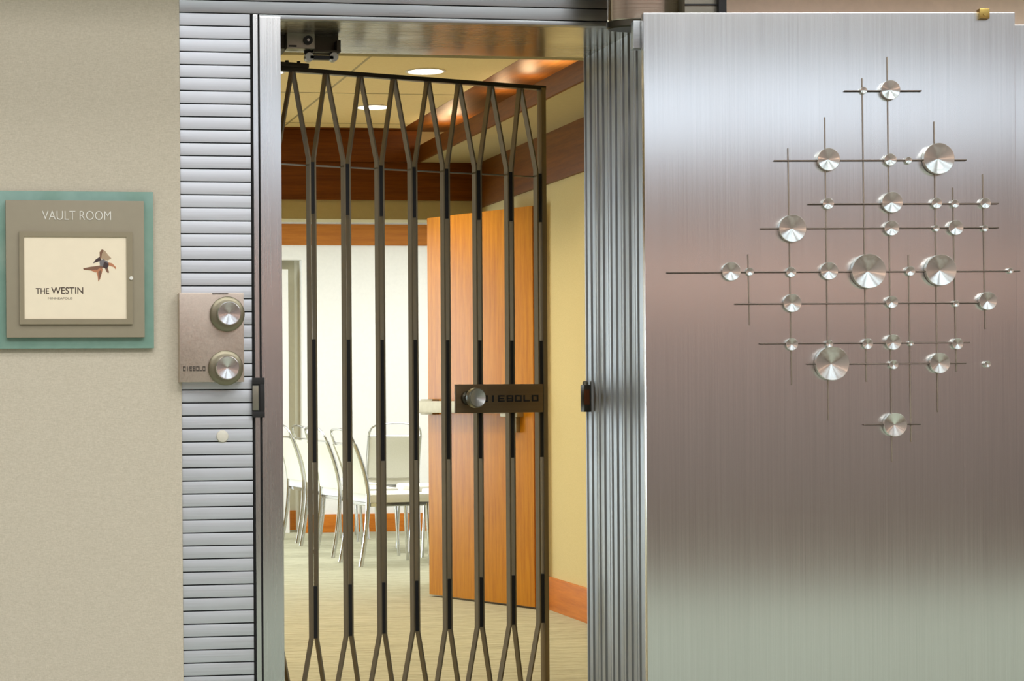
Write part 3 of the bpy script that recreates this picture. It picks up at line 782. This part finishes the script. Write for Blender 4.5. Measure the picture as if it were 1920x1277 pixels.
# ------------------------------------------------------------------ chairs
def arc(p0, p1, p2, n=8):
    p0, p1, p2 = Vector(p0), Vector(p1), Vector(p2)
    return [(p0 * (1 - t) ** 2 + p1 * 2 * t * (1 - t) + p2 * t * t) for t in [k / n for k in range(n + 1)]]
def make_chair():
    """local +y is the way the chair faces; the origin is on the floor under the middle of the seat"""
    t = empty('banquet_chair', (0, 0, 0))
    hw = .215
    st = B().box((-hw - .01, -.20, .435), (hw + .01, .25, .495), None, .022)
    for v in st.bm.verts:
        if v.co.z > .47: v.co.z += .018 * (1 - (v.co.x / .23) ** 2)
    st.build('seat', m_chairpad, t)
    b = B(); b.box((-hw, -.20, .412), (hw, -.182, .436), None, .003); b.box((-hw, .225, .412), (hw, .243, .436), None, .003)
    for s in (-1, 1): b.box((s * hw - .009, -.19, .412), (s * hw + .009, .24, .436), None, .003)
    b.build('seat_frame', m_chrome, t)
    for s in (-1, 1):
        pts = arc((s * hw, -.262, 0), (s * hw, -.215, .22), (s * hw, -.205, .44), 10) + arc((s * hw, -.205, .46), (s * hw, -.20, .60), (s * hw, -.30, .84), 12)
        B().tube(pts, .011, 12, None, .016).build('leg', m_chrome, t)
        B().tube([(s * hw, .225, .43), (s * (hw + .003), .235, .2), (s * (hw + .006), .245, 0)], .012, 12).build('leg', m_chrome, t)
    # padded back, leaning and slightly bowed
    bk = B(); n = 10; i_ = bk.mi(m_chairback)
    g = []
    for k in range(n + 1):
        zz = .50 + (.83 - .50) * k / n
        tt = (zz - .46) / .38; yy = -.205 * (1 - tt) ** 2 + -.20 * 2 * tt * (1 - tt) - .30 * tt * tt
        row = []
        for j in range(9):
            x = -hw + .010 + (2 * hw - .020) * j / 8; bow = -.022 * (1 - (x / hw) ** 2)
            row.append((x, yy + bow, zz))
        g.append(row)
    e = lambda k, j: math.sin(PI * min(1, max(0, k / n * 6 if k < n / 2 else (n - k) / n * 6)) / 2) * .5 + .5
    fr_ = [[bk.bm.verts.new((x, y + .006 + .010 * e(k, j), z)) for j, (x, y, z) in enumerate(r)] for k, r in enumerate(g)]
    rr_ = [[bk.bm.verts.new((x, y - .006 - .006 * e(k, j), z)) for j, (x, y, z) in enumerate(r)] for k, r in enumerate(g)]
    for S_ in (fr_, rr_):
        for k in range(n):
            for j in range(8):
                f = bk.bm.faces.new([S_[k][j], S_[k][j + 1], S_[k + 1][j + 1], S_[k + 1][j]]); f.smooth = True
    for k in range(n):
        for j in (0, 8): bk.bm.faces.new([fr_[k][j], fr_[k + 1][j], rr_[k + 1][j], rr_[k][j]])
    for j in range(8):
        for k in (0, n): bk.bm.faces.new([fr_[k][j], fr_[k][j + 1], rr_[k][j + 1], rr_[k][j]])
    bk.build('backrest', m_chairback, t)
    # handle loop above the back
    pts = [(-hw, -.30, .838)] + arc((-hw, -.305, .85), (-hw, -.335, .925), (-hw * .6, -.345, .935), 6) + arc((-hw * .55, -.346, .936), (0, -.352, .952), (hw * .55, -.346, .936), 8) + arc((hw * .6, -.345, .935), (hw, -.335, .925), (hw, -.305, .85), 6) + [(hw, -.30, .838)]
    B().tube(pts, .009, 10).build('back_rail', m_chrome, t)
    B().tube([(-hw, -.302, .843), (0, -.325, .843), (hw, -.302, .843)], .007, 10).build('back_rail', m_chrome, t)
    return t
ch0 = make_chair()
GRP = 'banquet chairs in the room beyond the gate'
spots = [  # near rear leg position, facing angle from +X
    (2.755, 13.60, 8, 'cream banquet chair with chrome frame, nearest of the row seen through the gate'),
    (2.715, 14.42, 8, 'second cream banquet chair from the front of the row behind the gate'),
    (2.735, 15.16, 7, 'third cream banquet chair from the front of the row behind the gate'),
    (2.700, 15.86, 7, 'farthest cream banquet chair of the row, beside the far doorway')]
def place(t, near, ang):
    rz = math.radians(ang) - PI / 2
    rot = Matrix.Rotation(rz, 4, 'Z')
    # local right rear leg (x=+.215, y=-.30) is the near one when facing +X
    off = rot @ Vector((.215, -.262, 0))
    t.matrix_world = Matrix.Translation((near[0] - off.x, near[1] - off.y, 0)) @ rot
for i, (x, y, a, lab) in enumerate(spots):
    c_ = ch0 if i == 0 else copy_tree(ch0)
    tag(c_, lab, 'chair', GRP); place(c_, (x, y), a)
c_ = copy_tree(ch0); tag(c_, 'cream banquet chair turned with its back to the gate near the far white wall', 'chair', GRP)
c_.matrix_world = Matrix.Translation((3.56, 16.45, 0)) @ Matrix.Rotation(0, 4, 'Z')

for (x, y, lab) in ((3.60, 14.10, 'cream banquet chair opposite the row, half hidden by the open wooden door'), (3.60, 14.95, 'cream banquet chair opposite the row, behind the one half hidden by the wooden door')):
    c_ = copy_tree(ch0); tag(c_, lab, 'chair', GRP)
    c_.matrix_world = Matrix.Translation((x, y, 0)) @ Matrix.Rotation(PI / 2, 4, 'Z')

# ------------------------------------------------------------------ hall lights, added out of view to brighten the vault front
for (x, y, e, z) in ((-2.2, 2.6, 40, .62), (.6, 2.6, 40, .62), (3.4, 2.6, 40, .62), (6.2, 2.6, 40, .62), (-2.6, -.3, 140, 1.2), (.6, -.3, 180, 1.2), (3.8, -.3, 195, 1.2), (7.0, -.3, 120, 1.2)):
    fx = empty('added_ceiling_panel', (x, y, HZ - .03), 'square luminous panel added to the unseen hall ceiling to light the vault front', 'ceiling light', 'added hall ceiling panels')
    b = B(); i_ = z - .04
    for (a, c) in (((-z, -z), (z, -i_)), ((-z, i_), (z, z)), ((-z, -i_), (-i_, i_)), ((i_, -i_), (z, i_))): b.box((a[0], a[1], -.03), (c[0], c[1], .03))
    b.build('panel_frame', m_white, fx)
    L = bpy.data.lights.new('added_panel_light', 'AREA'); L.shape = 'SQUARE'; L.size = 2 * i_; L.energy = e; L.color = (.97, .98, 1)
    o = bpy.data.objects.new('added_panel_light', L); COL.objects.link(o); o.location = (x, y, HZ - .04)

wd = bpy.data.worlds.new('world'); SC.world = wd; wd.use_nodes = True
wd.node_tree.nodes['Background'].inputs['Color'].default_value = (.5, .55, .6, 1); wd.node_tree.nodes['Background'].inputs['Strength'].default_value = .05

# ------------------------------------------------------------------ camera
cam = bpy.data.cameras.new('camera'); co = bpy.data.objects.new('camera', cam); COL.objects.link(co)
cam.sensor_fit = 'HORIZONTAL'; cam.sensor_width = 36; cam.lens = F * 36 / 1920
cam.shift_x = (960 - PX0) / 1920; cam.shift_y = (PY0 - 638.5) / 1920
k = 1 / math.sqrt(1 + ROLL * ROLL)
X_ = (RIGHT - UP * ROLL) * k; Y_ = (UP + RIGHT * ROLL) * k; Z_ = -FWD
co.matrix_world = Matrix(((X_.x, Y_.x, Z_.x, 0), (X_.y, Y_.y, Z_.y, 0), (X_.z, Y_.z, Z_.z, H), (0, 0, 0, 1)))
cam.clip_end = 100
SC.camera = co
vs = SC.view_settings
vs.view_transform = 'Standard'; vs.look = 'None'; vs.gamma = 1; vs.use_curve_mapping = False; vs.exposure = 0.0
